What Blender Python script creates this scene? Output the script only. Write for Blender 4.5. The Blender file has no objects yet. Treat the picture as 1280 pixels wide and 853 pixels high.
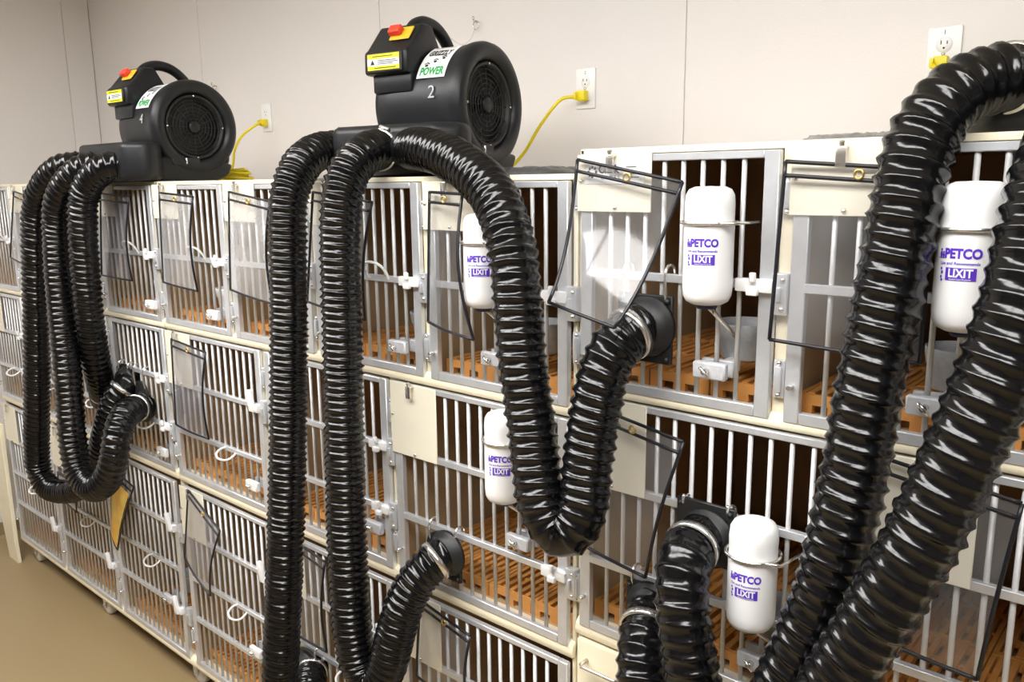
import bpy, bmesh, math, random
from mathutils import Vector, Matrix
random.seed(7)
S = bpy.context.scene
COL = S.collection

# ------------------------------------------------------------------ camera, world, exposure
cam = bpy.data.cameras.new('camera')
cam.sensor_width = 36.0
cam.lens = 1033.0 * 36.0 / 1280.0
cam.clip_start = 0.02
camo = bpy.data.objects.new('camera', cam)
COL.objects.link(camo)
RIGHT = Vector((0.7531729, 0.65773257, -0.0108834))
DOWN = Vector((0.11611329, -0.14921033, -0.98196435))
FWD = Vector((-0.64749385, 0.73832523, -0.18875266))
m = Matrix.Identity(4)
for i in range(3):
    m[i][0] = RIGHT[i]; m[i][1] = -DOWN[i]; m[i][2] = -FWD[i]
m.translation = Vector((0, -1.3, 1.845))
camo.matrix_world = m
S.camera = camo

w = bpy.data.worlds.new('world'); S.world = w
w.use_nodes = True
w.node_tree.nodes['Background'].inputs[0].default_value = (0.95, 0.97, 1.0, 1)
w.node_tree.nodes['Background'].inputs[1].default_value = 0.15

S.view_settings.view_transform = 'Standard'
S.view_settings.look = 'None'
S.view_settings.gamma = 1.0
S.view_settings.use_curve_mapping = False
S.view_settings.exposure = 0.0
LAMP = 15.5            # strength of the ceiling troffers

# ------------------------------------------------------------------ materials
MATS = {}
def mat(name, col, rough=0.5, metal=0.0, spec=0.5, coat=0.0, noise=0.0, nscale=30.0, bump=0.0, bscale=200.0, trans=0.0, emis=None, col2=None):
    if name in MATS: return MATS[name]
    M = bpy.data.materials.new(name); M.use_nodes = True
    nt = M.node_tree; b = nt.nodes['Principled BSDF']
    b.inputs['Base Color'].default_value = (*col, 1)
    b.inputs['Roughness'].default_value = rough
    b.inputs['Metallic'].default_value = metal
    b.inputs['Specular IOR Level'].default_value = spec
    b.inputs['Coat Weight'].default_value = coat
    b.inputs['Coat Roughness'].default_value = 0.08
    tc = nt.nodes.new('ShaderNodeTexCoord')
    if noise > 0:
        n = nt.nodes.new('ShaderNodeTexNoise'); n.inputs['Scale'].default_value = nscale; n.inputs['Detail'].default_value = 5
        nt.links.new(tc.outputs['Object'], n.inputs['Vector'])
        mx = nt.nodes.new('ShaderNodeMix'); mx.data_type = 'RGBA'
        c2 = col2 if col2 else tuple(c * (1 - noise) for c in col)
        mx.inputs[6].default_value = (*col, 1); mx.inputs[7].default_value = (*c2, 1)
        cr = nt.nodes.new('ShaderNodeMapRange'); cr.inputs[1].default_value = 0.35; cr.inputs[2].default_value = 0.7
        nt.links.new(n.outputs['Fac'], cr.inputs[0]); nt.links.new(cr.outputs[0], mx.inputs[0])
        nt.links.new(mx.outputs[2], b.inputs['Base Color'])
    if bump > 0:
        n2 = nt.nodes.new('ShaderNodeTexNoise'); n2.inputs['Scale'].default_value = bscale; n2.inputs['Detail'].default_value = 3
        nt.links.new(tc.outputs['Object'], n2.inputs['Vector'])
        bp = nt.nodes.new('ShaderNodeBump'); bp.inputs['Strength'].default_value = bump; bp.inputs['Distance'].default_value = 0.002
        nt.links.new(n2.outputs['Fac'], bp.inputs['Height']); nt.links.new(bp.outputs[0], b.inputs['Normal'])
    if emis:
        b.inputs['Emission Color'].default_value = (*emis[0], 1); b.inputs['Emission Strength'].default_value = emis[1]
    MATS[name] = M
    return M

CREAM = mat('cream_fibreglass', (0.86, 0.78, 0.58), 0.45, noise=0.06, nscale=6, bump=0.05, bscale=60)
PLATE = mat('cream_plate', (0.86, 0.81, 0.66), 0.5, noise=0.03, nscale=20)
TAN = mat('tan_interior', (0.50, 0.375, 0.22), 0.55, noise=0.12, nscale=9)
ALU = mat('brushed_aluminium', (0.71, 0.73, 0.76), 0.38, metal=0.55, noise=0.08, nscale=40)
BARM = mat('bar_aluminium', (0.66, 0.66, 0.66), 0.48, metal=0.3)
STEEL = mat('bright_steel', (0.80, 0.78, 0.74), 0.22, metal=0.9)
BRASS = mat('brass', (0.75, 0.55, 0.22), 0.3, metal=0.9)
WHITE = mat('white_plastic', (0.86, 0.86, 0.86), 0.35)
ZINC = mat('grey_cast_metal', (0.62, 0.63, 0.66), 0.5, metal=0.2, noise=0.15, nscale=120)
GREY = mat('grey_plastic_cup', (0.46, 0.48, 0.50), 0.5, noise=0.18, nscale=90)
HOSE = mat('glossy_black_vinyl', (0.004, 0.004, 0.0045), 0.17, spec=0.46)
BLACK = mat('black_moulded_plastic', (0.011, 0.012, 0.014), 0.40, spec=0.38, bump=0.12, bscale=400)
BLACK2 = mat('black_flat_plastic', (0.012, 0.012, 0.013), 0.5)
EDGE = mat('black_binding', (0.012, 0.012, 0.016), 0.35)
ORANGE = mat('orange_plastic', (0.70, 0.32, 0.085), 0.45, noise=0.12, nscale=25)
YELLOW = mat('yellow_cord', (0.85, 0.70, 0.02), 0.4)
YPAPER = mat('yellow_card', (0.80, 0.62, 0.10), 0.5, noise=1, nscale=14, col2=(0.75, 0.33, 0.05))
RED = mat('red_switch', (0.85, 0.06, 0.03), 0.4)
AMBER = mat('amber_switch_plate', (0.80, 0.50, 0.03), 0.4)
LABELY = mat('yellow_label', (0.82, 0.78, 0.02), 0.45)
LABELW = mat('white_label', (0.85, 0.86, 0.87), 0.4)
INK = mat('black_ink', (0.01, 0.01, 0.01), 0.5)
GREEN = mat('green_ink', (0.01, 0.35, 0.06), 0.5)
VIOLET = mat('violet_ink', (0.10, 0.03, 0.50), 0.5)
CHALK = mat('silver_marker', (0.45, 0.46, 0.47), 0.6)
BOTTLE = mat('milky_bottle_plastic', (0.90, 0.90, 0.90), 0.35)
BOTTLE.node_tree.nodes['Principled BSDF'].inputs['Subsurface Weight'].default_value = 0.25
BOTTLE.node_tree.nodes['Principled BSDF'].inputs['Subsurface Radius'].default_value = (0.02, 0.02, 0.02)
NAVY = mat('navy_cap', (0.02, 0.02, 0.10), 0.4)
RUBBER = mat('grey_rubber_wheel', (0.68, 0.68, 0.65), 0.6)
WALL = mat('wall_vinyl', (0.80, 0.765, 0.745), 0.55, noise=0.03, nscale=300, bump=0.22, bscale=260)
WALL2 = mat('dull_wall_paint', (0.20, 0.19, 0.18), 0.7, noise=0.05, nscale=40)
SEAM = mat('wall_seam', (0.74, 0.70, 0.67), 0.6)
FLOOR = mat('floor_speckle', (0.36, 0.262, 0.135), 0.38, noise=0.28, nscale=420, bump=0.05, bscale=300)
BASE = mat('cove_base', (0.30, 0.22, 0.12), 0.5)
CEIL = mat('ceiling_tile', (0.85, 0.85, 0.83), 0.8, noise=0.05, nscale=80)
PADM = mat('grey_pad_foil', (0.10, 0.10, 0.10), 0.35, noise=0.5, nscale=18)
LIGHTM = mat('lamp_diffuser', (0.9, 0.9, 0.9), 0.5, emis=((1.0, 0.988, 0.975), LAMP))

def clear_mat(name, tint, alpha, rough=0.08):
    M = bpy.data.materials.new(name); M.use_nodes = True
    nt = M.node_tree; b = nt.nodes['Principled BSDF']
    b.inputs['Base Color'].default_value = (*tint, 1); b.inputs['Roughness'].default_value = rough
    b.inputs['Specular IOR Level'].default_value = 0.6
    tr = nt.nodes.new('ShaderNodeBsdfTransparent'); tr.inputs[0].default_value = (0.93, 0.93, 0.94, 1)
    gl = nt.nodes.new('ShaderNodeBsdfGlossy'); gl.inputs['Roughness'].default_value = rough
    lw = nt.nodes.new('ShaderNodeLayerWeight')
    pw = nt.nodes.new('ShaderNodeMath'); pw.operation = 'POWER'; pw.inputs[1].default_value = 4.0
    nt.links.new(lw.outputs['Facing'], pw.inputs[0])
    fr = nt.nodes.new('ShaderNodeMath'); fr.operation = 'MULTIPLY_ADD'; fr.inputs[1].default_value = 0.65; fr.inputs[2].default_value = 0.045
    nt.links.new(pw.outputs[0], fr.inputs[0])
    n = nt.nodes.new('ShaderNodeTexNoise'); n.inputs['Scale'].default_value = 9; n.inputs['Detail'].default_value = 4
    tc = nt.nodes.new('ShaderNodeTexCoord'); nt.links.new(tc.outputs['Object'], n.inputs['Vector'])
    mr = nt.nodes.new('ShaderNodeMapRange'); mr.inputs[1].default_value = 0.3; mr.inputs[2].default_value = 0.75
    mr.inputs[3].default_value = alpha * 0.55; mr.inputs[4].default_value = alpha * 1.5
    nt.links.new(n.outputs['Fac'], mr.inputs[0])
    m1 = nt.nodes.new('ShaderNodeMixShader'); m2 = nt.nodes.new('ShaderNodeMixShader')
    nt.links.new(mr.outputs[0], m1.inputs[0]); nt.links.new(tr.outputs[0], m1.inputs[1]); nt.links.new(b.outputs[0], m1.inputs[2])
    nt.links.new(fr.outputs[0], m2.inputs[0]); nt.links.new(m1.outputs[0], m2.inputs[1]); nt.links.new(gl.outputs[0], m2.inputs[2])
    nt.links.new(m2.outputs[0], nt.nodes['Material Output'].inputs[0])
    return M
CLEAR = clear_mat('clear_vinyl', (0.85, 0.85, 0.85), 0.10)
GLARE = clear_mat('glare_vinyl', (0.90, 0.90, 0.90), 0.30, 0.12)  # same clear vinyl, with white glare painted in as a milky tint
GREYISH = clear_mat('greyish_vinyl', (0.42, 0.42, 0.47), 0.30)  # darker grey tint, more opaque than the plain clear sheet
FILM = clear_mat('crinkled_film', (0.30, 0.30, 0.30), 0.30, 0.2)

# ------------------------------------------------------------------ mesh helpers
class MB:
    def __init__(s): s.v = []; s.f = []; s.smooth = []
    def add(s, vs, fs, smooth=False):
        o = len(s.v); s.v += [tuple(v) for v in vs]
        s.f += [tuple(i + o for i in f) for f in fs]; s.smooth += [smooth] * len(fs)
        return s
    def box(s, x0, x1, y0, y1, z0, z1):
        v = [(x0,y0,z0),(x1,y0,z0),(x1,y1,z0),(x0,y1,z0),(x0,y0,z1),(x1,y0,z1),(x1,y1,z1),(x0,y1,z1)]
        return s.add(v, [(0,3,2,1),(4,5,6,7),(0,1,5,4),(1,2,6,5),(2,3,7,6),(3,0,4,7)])
    def prism(s, poly, a0, a1, axis):
        """extrude a polygon (2-D points in the other two axes, in order) along axis"""
        n = len(poly)
        def P(p, a):
            if axis == 0: return (a, p[0], p[1])
            if axis == 1: return (p[0], a, p[1])
            return (p[0], p[1], a)
        v = [P(p, a0) for p in poly] + [P(p, a1) for p in poly]
        f = [tuple(range(n))[::-1], tuple(range(n, 2*n))] + [(i, (i+1) % n, n + (i+1) % n, n + i) for i in range(n)]
        return s.add(v, f)
    def tube(s, pts, r, seg=10, caps=True, closed=False):
        pts = [Vector(p) for p in pts]; n = len(pts)
        rs = r if isinstance(r, (list, tuple)) else [r] * n
        T = []
        for i in range(n):
            a = pts[(i-1) % n] if (closed or i > 0) else pts[i]
            b = pts[(i+1) % n] if (closed or i < n-1) else pts[i]
            T.append((b - a).normalized())
        u = T[0].orthogonal().normalized(); vs = []
        for i in range(n):
            u = (u - T[i] * u.dot(T[i])).normalized(); w_ = T[i].cross(u)
            for k in range(seg):
                t = 2 * math.pi * k / seg
                vs.append(pts[i] + (u * math.cos(t) + w_ * math.sin(t)) * rs[i])
        fs = []
        for i in range(n if closed else n - 1):
            j = (i + 1) % n
            for k in range(seg):
                l = (k + 1) % seg
                fs.append((i*seg+k, i*seg+l, j*seg+l, j*seg+k))
        s.add(vs, fs, True)
        if caps and not closed:
            o = len(s.v) - len(vs)
            s.f.append(tuple(o + k for k in range(seg))[::-1]); s.smooth.append(False)
            s.f.append(tuple(o + (n-1)*seg + k for k in range(seg))); s.smooth.append(False)
        return s
    def lathe(s, prof, seg=32, axis='z', centre=(0,0,0)):
        """prof: (r, h) pairs"""
        cx, cy, cz = centre; vs = []; n = len(prof)
        for r, h in prof:
            for k in range(seg):
                t = 2 * math.pi * k / seg; a = r * math.cos(t); b = r * math.sin(t)
                if axis == 'z': vs.append((cx + a, cy + b, cz + h))
                elif axis == 'x': vs.append((cx + h, cy + a, cz + b))
                else: vs.append((cx + b, cy + h, cz + a))
        fs = []
        for i in range(n - 1):
            for k in range(seg):
                l = (k + 1) % seg; fs.append((i*seg+k, i*seg+l, (i+1)*seg+l, (i+1)*seg+k))
        s.add(vs, fs, True); o = len(s.v) - len(vs)
        if prof[0][0] > 1e-6: s.f.append(tuple(o + k for k in range(seg))[::-1]); s.smooth.append(False)
        if prof[-1][0] > 1e-6: s.f.append(tuple(o + (n-1)*seg + k for k in range(seg))); s.smooth.append(False)
        return s
    def mesh(s, name, material, bevel=0.0, bseg=2):
        me = bpy.data.meshes.new(name)
        me.from_pydata(s.v, [], s.f)
        me.polygons.foreach_set('use_smooth', s.smooth)
        bm = bmesh.new(); bm.from_mesh(me)
        bmesh.ops.recalc_face_normals(bm, faces=bm.faces)
        if bevel > 0:
            ed = [e for e in bm.edges if len(e.link_faces) == 2 and e.calc_face_angle(0) > 0.35]
            bmesh.ops.bevel(bm, geom=ed, offset=bevel, segments=bseg, affect='EDGES', profile=0.5, clamp_overlap=True)
            for f in bm.faces: f.smooth = True
        bm.to_mesh(me); bm.free()
        if bevel > 0:
            try: me.set_sharp_from_angle(angle=math.radians(40))
            except Exception: pass
        me.materials.append(material)
        return me
    def obj(s, name, material, parent=None, bevel=0.0, bseg=2):
        return link(name, s.mesh(name, material, bevel, bseg), parent)

def link(name, me, parent=None, loc=None, rot=None):
    o = bpy.data.objects.new(name, me); COL.objects.link(o)
    if parent is not None: o.parent = parent
    if loc is not None: o.location = loc
    if rot is not None: o.rotation_euler = rot
    return o

def thing(name, label, cat, group=None, loc=(0,0,0), rz=0.0):
    o = bpy.data.objects.new(name, None); COL.objects.link(o)
    o.empty_display_size = 0.05
    o.location = loc; o.rotation_euler = (0, 0, rz)
    o['label'] = label; o['category'] = cat
    if group: o['group'] = group
    return o
def tag(o, label, cat, group=None):
    o['label'] = label; o['category'] = cat
    if group: o['group'] = group
    return o
def struct(o, label=None):
    o['kind'] = 'structure'
    if label: o['label'] = label
    return o

def catmull(pts, n=14):
    P = [Vector(p) for p in pts]; P = [P[0]*2 - P[1]] + P + [P[-1]*2 - P[-2]]
    out = []
    for i in range(1, len(P) - 2):
        p0, p1, p2, p3 = P[i-1], P[i], P[i+1], P[i+2]
        # centripetal parameterisation keeps bends round
        t0 = 0.0; t1 = t0 + max((p1-p0).length, 1e-6)**0.5; t2 = t1 + max((p2-p1).length, 1e-6)**0.5; t3 = t2 + max((p3-p2).length, 1e-6)**0.5
        for k in range(n):
            t = t1 + (t2 - t1) * k / n
            a1 = p0*((t1-t)/(t1-t0)) + p1*((t-t0)/(t1-t0)); a2 = p1*((t2-t)/(t2-t1)) + p2*((t-t1)/(t2-t1)); a3 = p2*((t3-t)/(t3-t2)) + p3*((t-t2)/(t3-t2))
            b1 = a1*((t2-t)/(t2-t0)) + a2*((t-t0)/(t2-t0)); b2 = a2*((t3-t)/(t3-t1)) + a3*((t-t1)/(t3-t1))
            out.append(b1*((t2-t)/(t2-t1)) + b2*((t-t1)/(t2-t1)))
    out.append(P[-2]); return out
def resample(pts, step):
    out = [pts[0].copy()]; acc = 0.0
    for a, b in zip(pts[:-1], pts[1:]):
        L = (b - a).length; d = step - acc
        while d <= L:
            out.append(a.lerp(b, d / L)); d += step
        acc = (acc + L) % step if L > 0 else acc
    return out
def smooth_path(pts, it=3):
    for _ in range(it):
        pts = [pts[0]] + [pts[i] * 0.5 + (pts[i-1] + pts[i+1]) * 0.25 for i in range(1, len(pts) - 1)] + [pts[-1]]
    return pts

_tc = {}
def text_mesh(txt, size, bold=0.0, align='CENTER', shear=0.0):
    key = (txt, size, bold, align, shear)
    if key in _tc: return _tc[key]
    cu = bpy.data.curves.new('lettering', 'FONT'); cu.body = txt; cu.size = size; cu.offset = bold * size
    cu.align_x = align; cu.align_y = 'CENTER'; cu.shear = shear; cu.resolution_u = 3
    o = bpy.data.objects.new('lettering', cu); COL.objects.link(o)
    bpy.context.view_layer.update()
    me = bpy.data.meshes.new_from_object(o.evaluated_get(bpy.context.evaluated_depsgraph_get()))
    vs = [v.co.copy() for v in me.vertices]; fs = [tuple(p.vertices) for p in me.polygons]
    bpy.data.objects.remove(o); bpy.data.curves.remove(cu); bpy.data.meshes.remove(me)
    _tc[key] = (vs, fs); return vs, fs
def rect_patch(x0, x1, y0, y1, nx=8, ny=4):
    vs = [Vector((x0 + (x1-x0)*i/nx, y0 + (y1-y0)*j/ny, 0)) for j in range(ny+1) for i in range(nx+1)]
    fs = [(j*(nx+1)+i, j*(nx+1)+i+1, (j+1)*(nx+1)+i+1, (j+1)*(nx+1)+i) for j in range(ny) for i in range(nx)]
    return vs, fs
def disc_patch(cx, cy, r, ry=None, n=14):
    ry = ry or r
    vs = [Vector((cx + r*math.cos(2*math.pi*k/n), cy + ry*math.sin(2*math.pi*k/n), 0)) for k in range(n)]
    return vs, [tuple(range(n))]

# ------------------------------------------------------------------ measured places (metres)
HOSE_PATHS = {
 'h4a': [(-3.096,-0.040,1.922), (-3.104,-0.080,1.922), (-3.141,-0.115,1.909), (-3.210,-0.140,1.860), (-3.286,-0.150,1.787), (-3.343,-0.150,1.655), (-3.402,-0.150,1.442), (-3.454,-0.150,1.251), (-3.540,-0.150,0.976), (-3.611,-0.145,0.797), (-3.634,-0.140,0.687), (-3.585,-0.130,0.629), (-3.458,-0.115,0.635), (-3.280,-0.105,0.699), (-3.142,-0.100,0.804), (-3.060,-0.100,0.915), (-3.000,-0.095,1.017), (-2.962,-0.075,1.100), (-2.942,-0.045,1.144), (-2.969,-0.012,1.152)],
 'h4b': [(-2.904,-0.040,1.918), (-2.921,-0.080,1.918), (-2.947,-0.120,1.905), (-2.995,-0.150,1.859), (-3.045,-0.165,1.803), (-3.091,-0.165,1.693), (-3.090,-0.175,1.555), (-3.076,-0.185,1.362), (-3.054,-0.195,1.249), (-3.041,-0.205,1.076), (-3.025,-0.215,0.937), (-2.987,-0.220,0.851), (-2.895,-0.215,0.816), (-2.791,-0.205,0.870), (-2.739,-0.195,0.958), (-2.742,-0.175,1.036), (-2.779,-0.130,1.083), (-2.821,-0.075,1.086), (-2.847,-0.035,1.078), (-2.853,-0.012,1.078)],
 'h4c': [(-2.750,-0.030,1.910), (-2.775,-0.060,1.915), (-2.797,-0.100,1.908), (-2.848,-0.125,1.875), (-2.895,-0.140,1.816), (-2.915,-0.145,1.740), (-2.947,-0.140,1.593), (-2.980,-0.130,1.432), (-3.014,-0.115,1.313), (-3.063,-0.090,1.194), (-3.134,-0.055,1.107), (-3.220,-0.012,1.053)],
 'h2a': [(-1.813,0.085,1.935), (-1.811,0.050,1.934), (-1.795,-0.005,1.924), (-1.770,-0.070,1.889), (-1.759,-0.115,1.818), (-1.752,-0.130,1.712), (-1.750,-0.140,1.555), (-1.753,-0.150,1.395), (-1.754,-0.165,1.210), (-1.765,-0.185,0.933), (-1.789,-0.195,0.702), (-1.816,-0.195,0.527), (-1.824,-0.185,0.421), (-1.816,-0.160,0.374), (-1.832,-0.115,0.405), (-1.878,-0.065,0.428), (-1.922,-0.025,0.429), (-1.940,-0.010,0.425)],
 'h2b': [(-1.571,0.025,1.924), (-1.561,-0.005,1.923), (-1.545,-0.045,1.914), (-1.537,-0.100,1.877), (-1.532,-0.130,1.810), (-1.532,-0.140,1.721), (-1.531,-0.145,1.575), (-1.532,-0.150,1.407), (-1.527,-0.160,1.235), (-1.522,-0.170,1.060), (-1.517,-0.175,0.878), (-1.511,-0.175,0.753), (-1.492,-0.170,0.673), (-1.458,-0.162,0.646), (-1.416,-0.155,0.701), (-1.390,-0.145,0.797), (-1.371,-0.125,0.883), (-1.348,-0.090,0.949), (-1.326,-0.045,0.982), (-1.322,-0.012,0.985)],
 'h2c': [(-1.480,0.035,1.924), (-1.422,0.012,1.922), (-1.331,-0.020,1.910), (-1.234,-0.050,1.885), (-1.150,-0.080,1.852), (-1.094,-0.100,1.818), (-1.043,-0.125,1.768), (-1.005,-0.145,1.693), (-0.989,-0.155,1.615), (-0.969,-0.165,1.506), (-0.946,-0.170,1.405), (-0.921,-0.185,1.313), (-0.909,-0.190,1.277), (-0.893,-0.190,1.238), (-0.862,-0.182,1.212), (-0.837,-0.172,1.239), (-0.830,-0.162,1.279), (-0.833,-0.152,1.324), (-0.830,-0.140,1.402), (-0.822,-0.130,1.478), (-0.814,-0.115,1.535), (-0.804,-0.085,1.570), (-0.793,-0.045,1.585), (-0.784,-0.012,1.587)],
 'h1a': [(-0.261,0.075,1.981), (-0.273,0.055,1.981), (-0.298,0.020,1.973), (-0.321,-0.020,1.950), (-0.339,-0.055,1.904), (-0.345,-0.080,1.848), (-0.346,-0.095,1.790), (-0.354,-0.110,1.690), (-0.359,-0.120,1.618), (-0.366,-0.130,1.544), (-0.371,-0.140,1.442), (-0.380,-0.150,1.356), (-0.393,-0.155,1.265), (-0.417,-0.160,1.167), (-0.446,-0.165,1.076), (-0.484,-0.165,0.983), (-0.526,-0.165,0.926), (-0.570,-0.165,0.927), (-0.595,-0.165,0.998), (-0.611,-0.165,1.072), (-0.631,-0.155,1.148), (-0.648,-0.125,1.203), (-0.658,-0.075,1.216), (-0.657,-0.030,1.216), (-0.651,-0.012,1.214)],
 'h1b': [(-0.149,0.120,1.962), (-0.160,0.040,1.942), (-0.171,-0.050,1.903), (-0.175,-0.110,1.850), (-0.179,-0.145,1.790), (-0.184,-0.175,1.707), (-0.199,-0.195,1.611), (-0.227,-0.210,1.504), (-0.252,-0.220,1.414), (-0.280,-0.230,1.332), (-0.316,-0.235,1.240), (-0.344,-0.240,1.168), (-0.394,-0.240,1.041), (-0.477,-0.235,0.907), (-0.581,-0.220,0.856), (-0.662,-0.190,0.889), (-0.708,-0.150,0.956), (-0.731,-0.115,1.009), (-0.748,-0.075,1.033), (-0.762,-0.030,1.038), (-0.768,-0.012,1.037)],
}
SLEEVE_CORNERS = {
 'l1a': [(-3.867,-0.030,1.831), (-3.670,-0.042,1.809), (-3.683,-0.046,1.520), (-3.997,-0.032,1.549)],
 'l1d': [(-3.030,-0.030,1.822), (-2.779,-0.042,1.812), (-2.813,-0.046,1.531), (-3.086,-0.032,1.531)],
 'l2a': [(-2.596,-0.030,1.825), (-2.363,-0.042,1.813), (-2.374,-0.046,1.529), (-2.619,-0.032,1.538)],
 'l2b': [(-2.180,-0.030,1.827), (-1.958,-0.042,1.802), (-1.969,-0.046,1.525), (-2.207,-0.032,1.545)],
 'l2c': [(-1.779,-0.030,1.826), (-1.533,-0.042,1.803), (-1.574,-0.046,1.521), (-1.828,-0.032,1.542)],
 'l2d': [(-1.350,-0.030,1.826), (-1.210,-0.070,1.822), (-1.167,-0.090,1.526), (-1.365,-0.032,1.536)],
 'r1a': [(-0.946,-0.030,1.885), (-0.721,-0.035,1.842), (-0.778,-0.150,1.601), (-0.948,-0.115,1.626)],
 'r1b': [(-0.543,-0.032,1.872), (-0.326,-0.025,1.855), (-0.323,-0.046,1.583), (-0.549,-0.046,1.592)],
 'm2a': [(-2.604,-0.030,1.351), (-2.364,-0.042,1.338), (-2.381,-0.046,1.057), (-2.620,-0.032,1.056)],
 'r2a': [(-0.917,-0.032,1.419), (-0.700,-0.042,1.388), (-0.768,-0.050,1.110), (-0.975,-0.046,1.144)],
 'r2b': [(-0.389,-0.032,1.432), (-0.181,-0.035,1.404), (-0.210,-0.050,1.132), (-0.390,-0.046,1.149)],
 'b1b': [(-3.753,-0.030,0.628), (-3.483,-0.042,0.645), (-3.544,-0.046,0.501), (-3.761,-0.032,0.520)],
 'b1c': [(-3.187,-0.030,0.775), (-2.976,-0.042,0.751), (-3.181,-0.042,0.439), (-3.218,-0.042,0.496)],
 'b2a': [(-2.581,-0.030,0.832), (-2.366,-0.042,0.750), (-2.458,-0.046,0.493), (-2.645,-0.032,0.569)],
 'b2b': [(-2.027,-0.030,0.839), (-1.802,-0.042,0.817), (-1.811,-0.046,0.542), (-2.057,-0.032,0.535)],
 'b2c': [(-1.427,-0.030,0.828), (-1.243,-0.042,0.804), (-1.252,-0.046,0.617), (-1.450,-0.032,0.611)],
}
BOTTLE_CENTRES = {
 'l2d': (-1.166,-0.058,1.687),
 'm2c': (-1.115,-0.058,1.276),
 'r1a': (-0.656,-0.058,1.739),
 'r1b': (-0.268,-0.058,1.740),
 'r2a': (-0.554,-0.058,1.190),
}
CLAMP_CENTRES = {
 'r1a': (-0.663,-0.018,1.520),
 'r1b': (-0.311,-0.018,1.516),
 'l2d': (-1.175,-0.018,1.472),
 'l2c': (-1.481,-0.018,1.462),
 'm2b': (-1.602,-0.018,0.970),
 'm2c': (-1.107,-0.018,1.072),
 'r2a': (-0.557,-0.018,1.006),
 'l1d': (-2.737,-0.018,1.452),
 'l2a': (-2.331,-0.018,1.456),
 'm1d': (-2.757,-0.018,0.928),
 'm2a': (-2.179,-0.018,0.943),
 'b1c': (-2.816,-0.018,0.350),
 'b2a': (-2.233,-0.018,0.363),
}
FLANGES = {
 'f4a': (-2.989,-0.008,1.160),
 'f4b': (-2.869,-0.008,1.104),
 'f4c': (-3.217,-0.008,1.047),
 'f2a': (-1.937,-0.008,0.435),
 'f2b': (-1.340,-0.008,0.974),
 'f2c': (-0.795,-0.008,1.582),
 'f1a': (-0.660,-0.008,1.223),
 'f1b': (-0.774,-0.008,1.041),
}
MISC = {
 'outlet2': (-1.503,0.760,2.114),
 'outlet4': (-3.180,0.760,2.126),
 'outlet1': (-0.534,0.760,2.111),
 'plug2': (-1.507,0.745,2.102),
 'plug4': (-3.186,0.745,2.107),
 'plug1': (-0.532,0.745,2.096),
 'hook2': (-1.936,0.760,2.355),
 'hook4': (-3.571,0.760,2.287),
 'seamA': (-2.424,0.760,2.329),
 'seamB': (-1.173,0.760,2.193),
 'seamC': (-3.692,0.760,2.466),
 'pad': (-1.293,0.300,1.875),
 'film': (-0.568,0.300,1.926),
 'handle_end': (-4.738,0.300,2.756),
}
LAMPS = [(-3.15,-1.4),(-1.9,-1.4),(-0.65,-1.4),(0.6,-1.4)]


# ------------------------------------------------------------------ room
XL, XR, YB, YF, ZC = -4.83, 2.6, 0.76, -4.6, 3.0
fl = struct(MB().box(XL-0.1, XR+0.1, YF-0.1, YB+0.1, -0.1, 0).obj('floor', FLOOR), 'speckled tan sheet floor')
struct(MB().box(XL-0.1, XR+0.1, YF-0.1, YB+0.1, ZC, ZC+0.1).obj('ceiling', CEIL))
wb = struct(MB().box(XL-0.1, XR+0.1, YB+0.004, YB+0.1, 0, ZC).obj('wall_back', SEAM), 'off-white textured panel wall behind the cages')
xs = [XL, -3.69, -2.425, -1.175, 0.075, 1.3, XR]
for a, b in zip(xs[:-1], xs[1:]):
    MB().box(a+0.002, b-0.002, YB, YB+0.004, 0, ZC).obj('wall_panel', WALL, wb)
wl = struct(MB().box(XL-0.1, XL-0.004, YF, YB, 0, ZC).obj('wall_left', SEAM), 'off-white textured end wall')
for a, b in ((YF, -0.6), (-0.6, 0.62), (0.62, YB)):
    MB().box(XL-0.004, XL, a+0.002, b-0.002, 0, ZC).obj('wall_panel', WALL, wl)
struct(MB().box(XR, XR+0.1, YF, YB, 0, ZC).obj('wall_right', WALL2))
struct(MB().box(XL, XR, YF-0.1, YF, 0, ZC).obj('wall_front', WALL2))
struct(MB().prism([(XL, 0), (XL+0.03, 0), (XL+0.012, 0.012), (XL+0.008, 0.075), (XL, 0.08)], YF, YB, 1).obj('baseboard_left', BASE))
struct(MB().prism([(YB, 0), (YB-0.03, 0), (YB-0.012, 0.012), (YB-0.008, 0.075), (YB, 0.08)], XL, XR, 0).obj('baseboard_back', BASE))
# ceiling troffers
for i, (lx, ly) in enumerate(LAMPS):
    t = thing('ceiling_light', ['recessed ceiling light nearest the end wall', 'recessed ceiling light before the middle cages', 'recessed ceiling light before the right-hand cages', 'recessed ceiling light farthest right'][i], 'ceiling light', 'ceiling lights', (lx, ly, ZC))
    f = MB()
    for x0, x1, y0, y1 in ((-.62,-.59,-.47,.47),(.59,.62,-.47,.47),(-.59,.59,-.47,-.44),(-.59,.59,.44,.47)): f.box(x0, x1, y0, y1, -0.03, 0)
    f.obj('light_frame', WHITE, t)
    MB().box(-.59, .59, -.44, .44, -0.02, -0.012).obj('light_diffuser', LIGHTM, t)

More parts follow.
